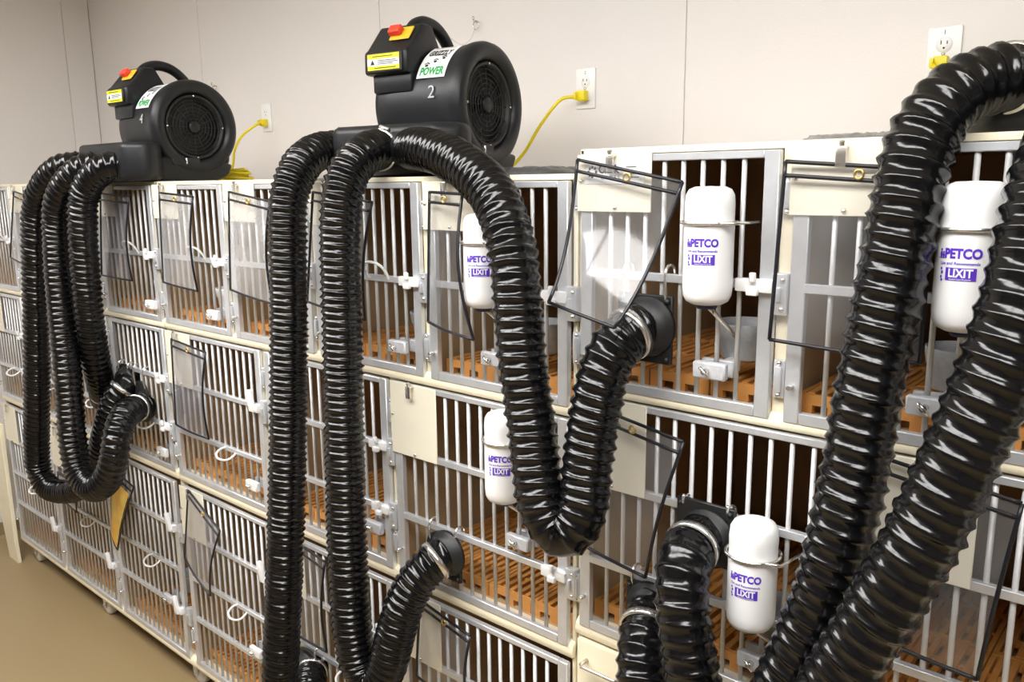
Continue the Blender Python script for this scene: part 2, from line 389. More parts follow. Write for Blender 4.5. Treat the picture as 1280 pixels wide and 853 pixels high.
# ------------------------------------------------------------------ cages
BARS = {}
def bar_mesh(h):
    k = round(h, 3)
    if k not in BARS: BARS[k] = MB().tube([(0,0,0),(0,0,h)], 0.0044, 8).mesh('bar', BARM)
    return BARS[k]
HINGE = MB().box(-.010,.010,-.012,0,-.032,.032).box(-.006,.006,-.018,-.010,-.022,.022).mesh('hinge', ALU, 0.002)
SCREW = MB().lathe([(0.0,-.004),(.003,-.0035),(.0045,-.001),(.0045,0)], 10, 'y').mesh('screw', STEEL)
LATCHP = MB().box(-.013,.013,-.020,-.0,-.034,.034).box(-.004,.004,-.026,-.018,-.012,.012).mesh('latch_plate', ALU, 0.002)
BOLT = (MB().box(-.045,.02,-.026,-.012,-.011,.011).box(-.022,-.002,-.034,-.024,-.016,-.004).tube([(-.012,-.03,.006),(-.012,-.03,.022)], .006, 8)).mesh('latch_bolt', WHITE, 0.002)
LEVER = (MB().prism([(-.010,-.012),(.012,-.012),(-.006,.055),(-.024,.05)], -.036, -.022, 1).box(-.02,.02,-.026,-.012,-.016,.010)).mesh('latch_lever', WHITE, 0.003)
hp = [Vector((-.034,-.014,-.002)), Vector((-.036,-.026,.012)), Vector((-.026,-.040,.032)), Vector((.004,-.046,.042)), Vector((.030,-.036,.034)), Vector((.036,-.022,.014)), Vector((.034,-.014,-.002))]
HANDLE_UP = MB().tube(catmull(hp, 5), .0036, 8).mesh('handle', WHITE)
hp = [Vector((-.034,-.014,.003)), Vector((-.037,-.034,.002)), Vector((-.032,-.060,-.010)), Vector((.0,-.072,-.022)), Vector((.030,-.056,-.026)), Vector((.036,-.032,-.018)), Vector((.034,-.014,-.006))]
HANDLE_OUT = MB().tube(catmull([p*.8 for p in hp], 5), .0036, 8).mesh('handle', WHITE)
CLIP = (MB().box(-.008,.008,-.014,-.010,-.018,.012).box(-.007,.007,-.010,0,.008,.014).tube([(0,-.008,.010),(0,-.012,.020)], .005, 8)).mesh('clip', STEEL, 0.001)
NUB = MB().tube([(0,0,0),(0,-.016,0)], .004, 8).mesh('stop_pin', STEEL)

def door(bank, x0, x1, z0, z1, crosses, plate_h, handle_i, levers, short=0.0, loop=True):
    g = 0.013
    a, b = x0 + g, x1 - g - short
    f = MB(); st = 0.026; tr = 0.013; br = 0.019
    f.box(a, a+st, -.014, 0, z0, z1).box(b-st, b, -.014, 0, z0, z1)
    f.box(a+st, b-st, -.014, 0, z1-tr, z1).box(a+st, b-st, -.014, 0, z0, z0+br)
    d = f.obj('cage_door', ALU, bank, 0.0015, 1)
    n = max(3, int(round((b - a - 2*st) / 0.0362)))
    for i in range(1, n):
        link('bar', bar_mesh(z1-z0-tr-br+0.006), d, (a+st + (b-a-2*st)*i/n, -.0055, z0+br-.003))
    for c in crosses:
        MB().box(a+st-.002, b-st+.002, -.0155, -.003, c-.0075, c+.0075).obj('cross_bar', ALU, d, 0.001, 1)
    if plate_h:
        pz = z1 - plate_h
        p = MB().box(a-.006, a+.156, -.0185, -.0155, pz, z1+.002).obj('name_plate', PLATE, d, 0.001, 1)
        link('clip', CLIP, d, (a+.075, -.0185, z1-.012))
        link('screw', SCREW, d, (a+.003, -.0185, z1-plate_h*.45)); link('screw', SCREW, d, (a+.08, -.0185, pz+.008))
    hc = crosses[handle_i]
    if loop: link('handle', HANDLE_UP if len(crosses) == 1 else HANDLE_OUT, d, (a + (b-a)*0.64, 0, hc))
    for i, c in enumerate(crosses):
        if levers and i in levers:
            link('latch_lever', LEVER, d, (b-.03, 0, c))
            link('latch_plate', LATCHP, bank, (x1-.004, 0, c-.01))
        elif i == 0 or (not levers and i == len(crosses)-1):
            link('latch_bolt', BOLT, d, (b-.018, 0, c))
            lp = link('latch_plate', LATCHP, bank, (x1-.002, 0, c-.012))
            link('screw', SCREW, lp, (.006, -.020, .024)); link('screw', SCREW, lp, (.006, -.020, -.024))
    for q in (0.16, 0.84):
        h = link('hinge', HINGE, bank, (x0+.002, 0, z0 + (z1-z0)*q))
        link('screw', SCREW, h, (0, -.012, .027)); link('screw', SCREW, h, (0, -.012, -.027))
    link('stop_pin', NUB, d, (a+.013, -.014, z0 + (z1-z0)*.14))
    return d

DEPTH = 0.70
def cage_bank(name, label, x0, x1, ztop, rows, zbot, casters, loc_group='cage banks'):
    root = thing(name, label, 'cage bank', 'cage banks along the wall', ((x0+x1)/2, 0, 0))
    # children are placed in world numbers, so give the root an inverse
    root.location = (0, 0, 0)
    T = 0.010
    MB().box(x0, x0+T, 0, DEPTH, zbot, ztop).obj('side_panel', CREAM, root, 0.002, 1)
    MB().box(x1-T, x1, 0, DEPTH, zbot, ztop).obj('side_panel', CREAM, root, 0.002, 1)
    MB().box(x0, x1, 0, DEPTH+.005, ztop-.012, ztop).obj('top_panel', CREAM, root, 0.003, 2)
    MB().box(x0+T, x1-T, DEPTH-.012, DEPTH, zbot, ztop-.012).obj('back_panel', TAN, root)
    prev = None
    for r in rows:
        z0, z1 = r['z0'], r['z1']
        lo = r['lo']; hi = r['hi']
        # floor shelf with a rolled front rail
        MB().box(x0+T, x1-T, .02, DEPTH-.012, lo+.004, z0+.008).obj('shelf', TAN, root)
        MB().prism([(0, lo), (.022, lo), (.022, z0+.012), (0, z0+.012), (-.010, z0+.001), (-.013, (z0+lo)/2), (-.010, lo)], x0, x1, 0).obj('shelf_rail', CREAM, root, 0.003, 2)
        # liner panels give the cage its tan inside
        b = r['cols']
        for i, x in enumerate(b):
            if i == 0: xa, xb = x0+T, x0+T+.004
            elif i == len(b)-1: xa, xb = x1-T-.004, x1-T
            else:
                xa, xb = x-.009, x+.009
                MB().box(x-.012, x+.012, -.001, .014, lo, hi).obj('post', CREAM, root, 0.001, 1)
            MB().box(xa, xb, .014, DEPTH-.012, z0+.008, hi).obj('partition', TAN, root)
        MB().box(x0+T, x1-T, .02, DEPTH-.012, hi-.006, hi).obj('cage_roof', TAN, root)
        for i in range(len(b)-1):
            key = r['keys'][i]
            if key is None: continue
            door(root, b[i], b[i+1], z0, z1, r['cross'], 0 if key in NO_PLATE else r['plate'], r['handle'], LEVERS.get(key), SHORT.get(key, 0), key[0] != 'r' and key != 'm2c')
            CELLS[key] = (b[i]+.012, b[i+1]-.012, z0+.008, hi)
    for cx in casters:
        k = MB().box(-.03,.03,-.03,.03,zbot-.012,zbot).prism([(-.02,zbot-.012),(.02,zbot-.012),(.008,.035),(-.008,.035)], -.026, -.020, 1).prism([(-.02,zbot-.012),(.02,zbot-.012),(.008,.035),(-.008,.035)], .020, .026, 1)
        c = k.obj('caster', ALU, root, 0.001, 1); c.location = (cx, .05, 0)
        link('wheel', MB().lathe([(.0,-.018),(.03,-.018),(.043,-.014),(.046,-.006),(.046,.006),(.043,.014),(.03,.018),(.0,.018)], 24, 'y', (0,0,.046)).mesh('wheel', RUBBER), c)
        link('axle', MB().tube([(0,-.03,.046),(0,.03,.046)], .007, 10).mesh('axle', STEEL), c)
        c2 = link('caster', c.data, root, (cx, DEPTH-.06, 0)); link('wheel', c.children[0].data, c2)
    return root

CELLS = {}; NO_PLATE = {'m1d', 'b1c', 'm2b'}; SHORT = {'b1c': 0.02}; LEVERS = {'m2a': (0,), 'b1a': (2,), 'b1b': (2,), 'b1c': (0, 2), 'b2a': (0, 2), 'b2b': (0, 2), 'b2c': (0, 2)}
def split(a, b, n): return [a + (b-a)*i/n for i in range(n+1)]
A0, A1, A2, A3 = -4.41, -2.683, -2.677, -0.968
rowsL1 = [dict(z0=.14,z1=.825,lo=.115,hi=.84,cols=[A0,-3.835,-3.262,A1],keys=['b1a','b1b','b1c'],cross=[.65,.485,.33],plate=.18,handle=1,levers=(0,2)),
          dict(z0=.866,z1=1.371,lo=.84,hi=1.376,cols=[A0,-3.985,-3.555,-3.126,A1],keys=['m1a','m1b','m1c','m1d'],cross=[1.198,1.028],plate=.18,handle=1),
          dict(z0=1.397,z1=1.847,lo=1.376,hi=1.852,cols=[A0,-3.975,-3.555,-3.125,A1],keys=['l1a','l1b','l1c','l1d'],cross=[1.621],plate=.105,handle=0)]
rowsL2 = [dict(z0=.14,z1=.825,lo=.115,hi=.84,cols=split(A2,A3,3),keys=['b2a','b2b','b2c'],cross=[.65,.485,.33],plate=.18,handle=1,levers=(0,2)),
          dict(z0=.866,z1=1.371,lo=.84,hi=1.376,cols=[A2,-2.098,-1.532,A3],keys=['m2a','m2b','m2c'],cross=[1.198,1.028],plate=.18,handle=1,levers=(0,)),
          dict(z0=1.397,z1=1.847,lo=1.376,hi=1.852,cols=[A2,-2.240,-1.822,-1.394,A3],keys=['l2a','l2b','l2c','l2d'],cross=[1.621],plate=.105,handle=0)]
B0, B1 = -0.962, 0.70
rowsR = [dict(z0=.93,z1=1.430,lo=.905,hi=1.434,cols=[B0,-.405,.15,B1],keys=['r2a','r2b','r2c'],cross=[1.256,1.087],plate=.18,handle=1),
         dict(z0=1.450,z1=1.892,lo=1.434,hi=1.897,cols=[B0,-.547,-.13,.285,B1],keys=['r1a','r1b','r1c','r1d'],cross=[1.674],plate=.103,handle=0)]
cage_bank('cage_bank', 'far cream cage bank of barred doors beside the end wall', A0, A1, 1.86, rowsL1, .115, (-4.35, -3.55, -2.76))
cage_bank('cage_bank', 'middle cream cage bank of barred doors under the blower marked 2', A2, A3, 1.86, rowsL2, .115, (-2.6, -1.8, -1.05))
rb = cage_bank('cage_bank', 'nearest and tallest cream cage bank at the right with drawers below', B0, B1, 1.905, rowsR, .115, (-.88, -.1, .6))
# drawers under the right-hand bank
for i, (a, b) in enumerate(zip(rowsR[0]['cols'][:-1], rowsR[0]['cols'][1:])):
    for z0, z1 in ((.52, .899), (.13, .505)):
        dr = MB().box(a+.008, b-.008, -.016, .004, z0, z1).obj('drawer', CREAM, rb, 0.004, 2)
        MB().box(a+.02, b-.02, .006, .6, z0+.03, z1-.05).obj('drawer_tray', TAN, dr)
        for hx in (a+.035, b-.125):
            hz = z1 - .021 if z1 > .8 else z1 - .05
            hz -= .02
            pts = [(hx,-.016,hz),(hx,-.038,hz),(hx+.005,-.043,hz),(hx+.085,-.043,hz),(hx+.09,-.038,hz),(hx+.09,-.016,hz)]
            MB().tube(pts, .0042, 8).obj('handle', STEEL, dr)

# ------------------------------------------------------------------ orange floor grates
def slat_mesh(l): return MB().box(-.0055,.0055,0,l,-.010,.003).mesh('slat', ORANGE)
ROWWORD = {'l': 'top row', 'm': 'middle row', 'b': 'bottom row', 'r1': 'top row', 'r2': 'second row'}
ORD = {'a': 'first', 'b': 'second', 'c': 'third', 'd': 'fourth'}
def where(key):
    if key[0] == 'r': return '%s %s cage of the nearest bank' % (ORD[key[2]], 'top-row' if key[1] == '1' else 'lower-row')
    row = {'l': 'top-row', 'm': 'middle-row', 'b': 'bottom-row'}[key[0]]
    return '%s %s cage of the %s bank' % (ORD[key[2]], row, 'far' if key[1] == '1' else 'middle')
GM = {}
def grate(key):
    x0, x1, z, hi = CELLS[key]
    nx = 4 if x1 - x0 > .5 else 3; ny = 4
    tw = (x1 - x0 - .012) / nx; tl = (DEPTH - .07) / ny
    root = thing('floor_grate', 'orange slatted plastic floor grate in the ' + where(key), 'floor grate', 'orange floor grates', (x0+.006, .03, z))
    gk = (round(tw, 4), round(tl, 4))
    if gk not in GM:
        H = .034; fm = MB()
        e = .0015; r = .010
        # rim with feet and bolt holes read as gaps on the front side
        fm.box(e, tw-e, e, r, H-.018, H).box(e, tw-e, tl-r, tl-e, H-.018, H)
        fm.box(e, r, r, tl-r, H-.018, H).box(tw-r, tw-e, r, tl-r, H-.018, H)
        fm.box(r, tw-r, tl/2-.005, tl/2+.005, H-.016, H-.003)
        for fx in (e, tw/2-.012, tw-.026):
            for fy in (e, tl-.018): fm.box(fx, fx+.024, fy, fy+.016, 0, H-.018)
        fm.lathe([(.0045,-.0006),(.0045,.0)], 10, 'y', (0.014, e, H-.024)); fm.lathe([(.0045,-.0006),(.0045,.0)], 10, 'y', (tw-.014, e, H-.024))
        full = MB(); full.v = list(fm.v); full.f = list(fm.f); full.smooth = list(fm.smooth)
        ns = max(4, int(round((tw - 2*r) / .0235)))
        px = [r + (tw-2*r)*(i+.5)/ns for i in range(ns)]
        for x in px: full.box(x-.0058, x+.0058, r, tl-r, H-.014, H+.002)
        GM[gk] = (fm.mesh('grate_tile', ORANGE), full.mesh('grate_tile', ORANGE), slat_mesh(tl-2*r), px, r, H)
    fm, full, sl, px, r, H = GM[gk]
    fine = key[0] == 'r' or key[1] == '2'
    for j in range(ny):
        for i in range(nx):
            t = link('grate_tile', fm if fine else full, root, (i*tw, j*tl, 0))
            if fine:
                for x in px: link('slat', sl, t, (x, r, H-.001))
for k in list(CELLS):
    if k not in ('r1c', 'r1d', 'r2c'): grate(k)

# ------------------------------------------------------------------ blowers
def blower(label, digit, loc, rz, nozzles):
    R = thing('cage_dryer_blower', label, 'blower', 'black cage dryer blowers', loc, rz)
    zc = .183
    # drum with rolled rim and a recessed intake
    MB().lathe([(.0,-.148),(.085,-.148),(.115,-.144),(.135,-.132),(.144,-.112),(.147,-.06),(.150,.06),(.153,.10),(.157,.116),(.157,.130),(.152,.143),(.141,.150),(.126,.150),(.115,.143),(.110,.130),(.110,.112),(.0,.106)], 56, 'x', (0,0,zc)).obj('housing', BLACK, R)
    base = MB().prism([(.075,0),(.125,.02),(.150,.07),(.156,.14),(.10,.19),(-.06,.17),(-.12,.125),(-.215,.118),(-.215,.0)], -.135, .100, 0)
    MB().prism([(.07,0),(.115,.022),(.135,.06),(.0,.07),(-.10,.085),(-.215,.085),(-.215,0)], .06, .142, 0).obj('scroll_foot', BLACK, R, 0.014, 3)
    base.obj('scroll_base', BLACK, R, 0.016, 3)
    # manifold
    mf = MB().prism([(-.135,-.13),(-.205,-.185),(-.205,-.225),(-.155,-.275),(.155,-.275),(.205,-.225),(.205,-.185),(.142,-.13)], 0.004, 0.126, 2)
    mf.obj('manifold', BLACK, R, 0.026, 4)
    lp = MB().box(.143,.148,-.10,.0,.055,.08).obj('side_recess', BLACK2, R, 0.002, 1)
    MB().tube([(.147,-.055,.058),(.156,-.055,.060),(.156,-.055,.076),(.147,-.055,.078)], .003, 8).obj('buckle', STEEL, R)
    # intake grille
    g = MB()
    for rr in (.030,.042,.054,.066,.078,.090,.101):
        g.tube([(.128, rr*math.cos(2*math.pi*k/36), zc + rr*math.sin(2*math.pi*k/36)) for k in range(36)], .0013, 5, closed=True)
    for k in range(16):
        t = 2*math.pi*k/16
        g.tube([(.127, .02*math.cos(t), zc+.02*math.sin(t)), (.127, .108*math.cos(t), zc+.108*math.sin(t))], .0013, 5)
    gr = g.obj('intake_grille', BLACK2, R)
    MB().lathe([(.108,.112),(.108,.134),(.104,.138),(.098,.134),(.098,.112)], 48, 'x', (0,0,zc)).obj('grille_ring', BLACK2, R)
    MB().lathe([(.0,.134),(.018,.134),(.021,.130),(.021,.120)], 24, 'x', (0,0,zc)).obj('grille_hub', BLACK, R)
    for k in range(4):
        t = math.pi/2*k
        MB().lathe([(.0,.1395),(.003,.139),(.004,.136)], 10, 'x', (0,.103*math.cos(t),zc+.103*math.sin(t))).obj('grille_screw', STEEL, R)
    # control box, handle, switch
    cb = MB().prism([(-.165,zc+.075),(-.165,zc+.130),(-.150,zc+.140),(-.095,zc+.202),(-.055,zc+.202),(-.01,zc+.13),(-.06,zc+.07)], -.140, .0, 0)
    cbo = cb.obj('control_box', BLACK, R, 0.008, 2)
    MB().box(-.128,-.012,-.1695,-.166,zc+.080,zc+.128).obj('label_plate', BLACK2, cbo, 0.003, 1)
    MB().box(-.122,-.020,-.171,-.1694,zc+.085,zc+.124).obj('caution_label', LABELY, cbo)
    wl_ = MB().box(-.122,-.020,-.1716,-.1709,zc+.095,zc+.112).obj('caution_label', LABELW, cbo)
    for i, (x0, x1, zz) in enumerate(((-.088,-.03,.1075),(-.088,-.024,.1035),(-.088,-.04,.0995),(-.105,-.04,.118),(-.1,-.03,.090))):
        MB().box(x0, x1, -.1722, -.1715, zc+zz-.0008, zc+zz+.0008).obj('printed_line', INK, cbo)
    tri = MB().prism([(-.112,zc+.098),(-.098,zc+.098),(-.105,zc+.110)], -.1722, -.1715, 1).obj('warning_triangle', INK, cbo)
    nrm = Vector((0, -.065, .055)).normalized()       # sloped switch face
    ang = math.atan2(.065, .055)
    s1 = MB().box(-.032,.032,-.022,.022,0,.005).obj('switch_plate', AMBER, cbo, .003, 1); s1.location = (-.045, -.1225, zc+.1745); s1.rotation_euler = (math.radians(50), 0, 0)
    s2 = MB().box(-.022,.014,-.012,.014,.004,.022).obj('switch_rocker', RED, cbo, .003, 1); s2.location = (-.055, -.1225, zc+.1745); s2.rotation_euler = (math.radians(50), 0, 0)
    hp = catmull([(-.05,-.085,zc+.185),(-.05,-.06,zc+.206),(-.05,-.02,zc+.217),(-.05,.03,zc+.209),(-.05,.075,zc+.178),(-.05,.105,zc+.13),(-.05,.11,zc+.09)], 6)
    MB().tube(hp, .017, 12).obj('carry_handle', BLACK, R)
    MB().box(-.125,.0,-.150,-.12,zc+.03,zc+.078).obj('cable_box', BLACK, R, .006, 2)
    # sticker and digit wrapped on the drum front
    def wrap(vs, fs, name, material, x, phi, r, parent):
        out = []
        for v in vs:
            p = phi - v.y / r
            out.append((x + v.x, -r*math.sin(p), zc + r*math.cos(p)))
        return MB().add(out, fs).obj(name, material, parent)
    rr = .1535
    st = wrap(*rect_patch(-.043,.043,-.060,.060,6,14), 'sticker', LABELW, .052, .78, rr, R)
    vs, fs = text_mesh('GRIZZLY', .026, .03); vs = [Vector((v.x*.66, v.y*1.25, 0)) for v in vs]
    wrap([v + Vector((0, .022, 0)) for v in vs], fs, 'sticker_lettering', INK, .052, .78, rr+.001, st)
    vs, fs = text_mesh('POWER', .030, .04); vs = [Vector((v.x*.68, v.y*1.05, 0)) for v in vs]
    wrap([v + Vector((0, -.043, 0)) for v in vs], fs, 'sticker_lettering', GREEN, .052, .78, rr+.001, st)
    for q, (px, py) in enumerate(((-.022,-.022),(0,-.010),(.022,.0))):
        pv = []; pf = []
        for (dx, dy, r1, r2) in ((0,-.002,.005,.004),(-.0058,.004,.0019,.0024),(-.002,.0065,.0019,.0026),(.002,.0065,.0019,.0026),(.0058,.004,.0019,.0024)):
            v, f = disc_patch(px+dx, py+dy, r1, r2, 8); o = len(pv); pv += v; pf += [tuple(i+o for i in ff) for ff in f]
        wrap(pv, pf, 'paw_print', INK, .052, .78, rr+.001, st)
    v, f = rect_patch(-.03,.03,.050,.054,4,1); wrap(v, f, 'sticker_line', CHALK, .052, .78, rr+.001, st)
    if digit:
        vs, fs = text_mesh(digit, .045); wrap(vs, fs, 'marker_digit', CHALK, .062, 1.42, rr+.001, R)
    # nozzles where the hoses leave
    Minv = Matrix.Translation(Vector(loc)) @ Matrix.Rotation(rz, 4, 'Z'); Minv.invert()
    for p, q in nozzles:
        a = Minv @ Vector(p); b = Minv @ Vector(q); d = (b - a).normalized()
        MB().tube([a - d*.07, a + d*.035], .0405, 28).obj('nozzle', BLACK2, R)
    return R
def nz(*ks): return [(HOSE_PATHS[k][0], HOSE_PATHS[k][1]) for k in ks]
blower('black cage dryer blower marked 4 on the far cage bank', '4', (-2.875, .185, 1.86), math.radians(2), nz('h4a','h4b','h4c'))
blower('black cage dryer blower marked 2 on the middle cage bank', '2', (-1.635, .31, 1.86), math.radians(10), nz('h2a','h2b','h2c'))
blower('black cage dryer blower cut off by the right picture edge', '', (-.135, .34, 1.905), math.radians(0), nz('h1a','h1b'))

# ------------------------------------------------------------------ hoses
PITCH = .0212; ROUT = .0490; RIN = .0432
def hose_mesh(path, pitch=PITCH):
    pts = smooth_path(resample(catmull(path, 16), .012), 4)
    sub = 8
    pts = resample(pts, pitch / sub); n = len(pts); seg = 28
    T = [(pts[min(i+1, n-1)] - pts[max(i-1, 0)]).normalized() for i in range(n)]
    u = T[0].orthogonal().normalized(); vs = []
    jit = [random.uniform(-.0014, .0014) for _ in range(n // sub + 3)]
    for i in range(n):
        u = (u - T[i]*u.dot(T[i])).normalized(); v = T[i].cross(u)
        for k in range(seg):
            th = 2*math.pi*k/seg
            ph = (i/sub + k/seg)
            turn = int(ph + .5)
            c = (abs((ph + .5) % 1.0 - .5)*-2 + 1)**2      # scallop between wire turns, cusp on the wire
            r = RIN + (ROUT - RIN + jit[min(turn, len(jit)-1)]) * c
            # slack vinyl between the wire turns is a little dimpled
            r += .0009*math.sin(th*5 + turn*1.7)*(1-c)
            vs.append(pts[i] + (u*math.cos(th) + v*math.sin(th))*r)
    fs = []
    for i in range(n-1):
        for k in range(seg):
            l = (k+1) % seg; fs.append((i*seg+k, i*seg+l, (i+1)*seg+l, (i+1)*seg+k))
    return MB().add(vs, fs, True), pts
def ring(p, d, r, wdt, material, name, parent, thick=.0015):
    d = d.normalized(); o = MB().tube([p - d*wdt/2, p - d*wdt/2 + d*.0001, p + d*wdt/2 - d*.0001, p + d*wdt/2], [r-thick*3, r, r, r-thick*3], 32, caps=False).obj(name, material, parent)
    return o
def hose(key, label, flange=None, plate=None, clamps=(1,1), pitch=PITCH):
    path = HOSE_PATHS[key]
    H = thing('dryer_hose', label, 'hose', 'black corrugated dryer hoses')
    mb, pts = hose_mesh(path, pitch); mb.obj('corrugated_tube', HOSE, H)
    if clamps[0]:
        d = pts[3] - pts[0]
        c = ring(Vector(path[0]) + d.normalized()*.008, d, .0500, .013, STEEL, 'hose_clamp', H)
        u = d.normalized().cross(Vector((0,0,1))).normalized()
        side = (Vector((0,0,1))*.8 + u*(-.6 if u.y > 0 else .6)).normalized() if False else Vector((.45,-.45,.77)).normalized()
        side = (side - d.normalized()*side.dot(d.normalized())).normalized()
        p = Vector(path[0]) + d.normalized()*.008 + side*.052; tng = d.normalized().cross(side)
        MB().tube([p - tng*.012, p + tng*.014], .006, 10).obj('clamp_screw', STEEL, c)
    if flange:
        cx, cy, cz = FLANGES[flange]; pw, ph, dome, hookz = plate
        fp = MB()
        if dome:
            n = 16; poly = [(cx-pw/2, cz-ph/2), (cx+pw/2, cz-ph/2), (cx+pw/2, cz+.015)] + [(cx + pw/2*math.cos(math.pi*k/n), cz+.015 + (ph/2-.015)*math.sin(math.pi*k/n)) for k in range(1, n)] + [(cx-pw/2, cz+.015)]
        else:
            poly = [(cx-pw/2, cz-ph/2), (cx+pw/2, cz-ph/2), (cx+pw/2, cz+ph/2), (cx-pw/2, cz+ph/2)]
        fo = fp.prism(poly, -.030, -.022, 1).obj('flange_plate', BLACK2, H, .002, 1)
        e = pts[-1]; ex, ez = e.x, e.z
        MB().lathe([(.056,-.030),(.054,-.036),(.045,-.040),(.043,-.056),(.0,-.056)], 32, 'y', (ex, 0, ez)).obj('flange_collar', BLACK2, fo)
        for sx in (-1, 1):
            for sz in (-1, 0, 1):
                if dome and sz == 1: continue
                link('screw', FSCREW, fo, (cx + sx*(pw/2-.009), -.030, cz + sz*(ph/2-.010)))
            zt = cz + ph/2 - (.004 if not dome else .022)
            xk = cx + sx*(pw/2-.014)
            hk = catmull([(xk,-.026,zt-.012),(xk,-.030,zt+.008),(xk,-.030,hookz+.014),(xk,-.018,hookz+.024),(xk,-.002,hookz+.018),(xk,.002,hookz+.002)], 6)
            MB().tube(hk, .003, 8).obj('hook', STEEL, fo)
        if clamps[1]:
            d = pts[-1] - pts[-8]; p = pts[-22] if len(pts) > 30 else pts[-5]
            ring(p, pts[-20]-pts[-24], .0495, .014, STEEL, 'hose_clamp', H)
    return H
FSCREW = MB().lathe([(0.0,-.006),(.003,-.0055),(.0055,-.002),(.0055,0)], 10, 'y').mesh('screw', BLACK2)
hose('h4a', 'leftmost black hose from the blower marked 4, looping low', 'f4a', (.10,.11,True,1.198))
hose('h4b', 'middle black hose from the blower marked 4, lowest wide loop in front', 'f4b', (.10,.13,True,1.198))
hose('h4c', 'rightmost black hose from the blower marked 4, hanging behind the loops', 'f4c', (.10,.11,False,1.198))
hose('h2a', 'leftmost black hose from the blower marked 2, hanging straight down', 'f2a', (.115,.115,True,.485), pitch=.0168)
hose('h2b', 'second black hose from the blower marked 2, looping up to middle row', 'f2b', (.115,.115,True,1.028), pitch=.0172)
hose('h2c', 'black hose from the blower marked 2 looping up to the nearest bank', 'f2c', (.115,.125,False,1.674), (0,1))
hose('h1a', 'black hose arching down from the blower at the right picture edge', 'f1a', (.115,.115,False,1.256), pitch=.0243)
hose('h1b', 'nearest black hose slanting down across the lower right', 'f1b', (.100,.085,False,1.087), (0,1), pitch=.0245)

# ------------------------------------------------------------------ water bottles
def bottle(key, label, big=1.0):
    c = BOTTLE_CENTRES[key]; R = thing('water_bottle', label, 'water bottle', 'white water bottles on the cage doors', c)
    r, h = .0415*big, .193*big
    prof = [(.0,-h/2),(r*.62,-h/2),(r*.84,-h/2+.005),(r*.95,-h/2+.014),(r*.985,-h/2+.028),(r*.985,.030),(r*.97,.038),(r*.965,.048),(r*.975,h/2-.030),(r*.94,h/2-.014),(r*.82,h/2-.005),(r*.6,h/2-.001),(.0,h/2)]
    MB().lathe(prof, 40).obj('bottle_body', BOTTLE, R)
    # ring hanger
    zr = .038; rr = r + .0035; a0 = math.radians(20)
    pts = [(rr*math.cos(a0+2*math.pi*k/40), rr*math.sin(a0+2*math.pi*k/40), zr) for k in range(41)]
    rg = MB().tube(pts, .0028, 8, closed=False).obj('hanger_ring', STEEL, R)
    MB().tube([(rr*.75,-rr*.66,zr),(rr+.012,-.020,zr),(rr+.02,.045,zr)], .0028, 8).obj('hanger_arm', STEEL, rg)
    # cap and spout
    MB().lathe([(.0,-h/2-.008),(.016,-h/2-.008),(.018,-h/2-.004),(.018,-h/2+.001),(.0,-h/2+.001)], 20).obj('cap', NAVY, R)
    MB().tube([(0,0,-h/2-.004),(.006,.014,-h/2-.016),(.016,.055,-h/2-.05),(.020,.07,-h/2-.064)], .0042, 8).obj('spout', STEEL, R)
    # print, wrapped round the front; it faces the lens side
    azc = math.atan2(-1.3 - c[1], -.30 - c[0]) - .08
    def wrap(vs, fs, name, material, z, lift, parent, dx=0.0):
        out = []
        for v in vs:
            a = azc + (v.x + dx)/r
            q = r*.985 + lift
            out.append((q*math.cos(a), q*math.sin(a), z + v.y))
        return MB().add(out, fs).obj(name, material, parent)
    vs, fs = text_mesh('PETCO', .0175, .045); pr = wrap([Vector((v.x*.86, v.y, 0)) for v in vs], fs, 'printed_lettering', VIOLET, .006, .0006, R, .004)
    vs, fs = text_mesh('Use and Recommends', .0058, .02); wrap(vs, fs, 'printed_lettering', VIOLET, -.0065, .0006, pr)
    # animal mark: two seated pets in outline blocks
    mk = []; mf = []
    for v, f in (disc_patch(-.0295,-.001,.0022,.0045), disc_patch(-.0295,.005,.0016,.0018), disc_patch(-.0255,-.0025,.0018,.0032), disc_patch(-.0255,.0018,.0014,.0015), rect_patch(-.033,-.023,-.0062,-.0052,3,1)):
        o = len(mk); mk += v; mf += [tuple(i+o for i in ff) for ff in f]
    wrap(mk, mf, 'printed_mark', VIOLET, .006, .0006, pr, .004)
    mk = []; mf = []
    for v, f in (disc_patch(-.0275,.004,.0016,.0022), disc_patch(-.0262,-.001,.0018,.0026), disc_patch(-.0275,-.007,.0016,.0022), disc_patch(-.0262,-.011,.0018,.002)):
        o = len(mk); mk += v; mf += [tuple(i+o for i in ff) for ff in f]
    wrap(mk, mf, 'printed_mark', VIOLET, -.018, .0006, pr, .004)
    v, f = rect_patch(-.0195,.0195,-.0085,.0085,10,3); wrap(v, f, 'printed_panel', VIOLET, -.0205, .0005, pr, .003)
    vs, fs = text_mesh('LIXIT', .0155, .03); wrap([Vector((v.x*.86, v.y, 0)) for v in vs], fs, 'printed_lettering', WHITE, -.0195, .0011, pr, .003)
    vs, fs = text_mesh('Animal Care Products', .0030, .01); wrap(vs, fs, 'printed_lettering', WHITE, -.0272, .0011, pr, .003)
    return R
bottle('l2d', 'white water bottle on the top-row door behind the hose bend')
bottle('m2c', 'white water bottle on the middle-row door beside the blank name plate', 1.02)
bottle('r1a', 'white water bottle hung high on the nearest bank between hoses, fully in view')
bottle('r1b', 'white water bottle at the right edge between two hoses', 1.04)
bottle('r2a', 'white water bottle hung lowest, on the second-row door of the nearest bank')

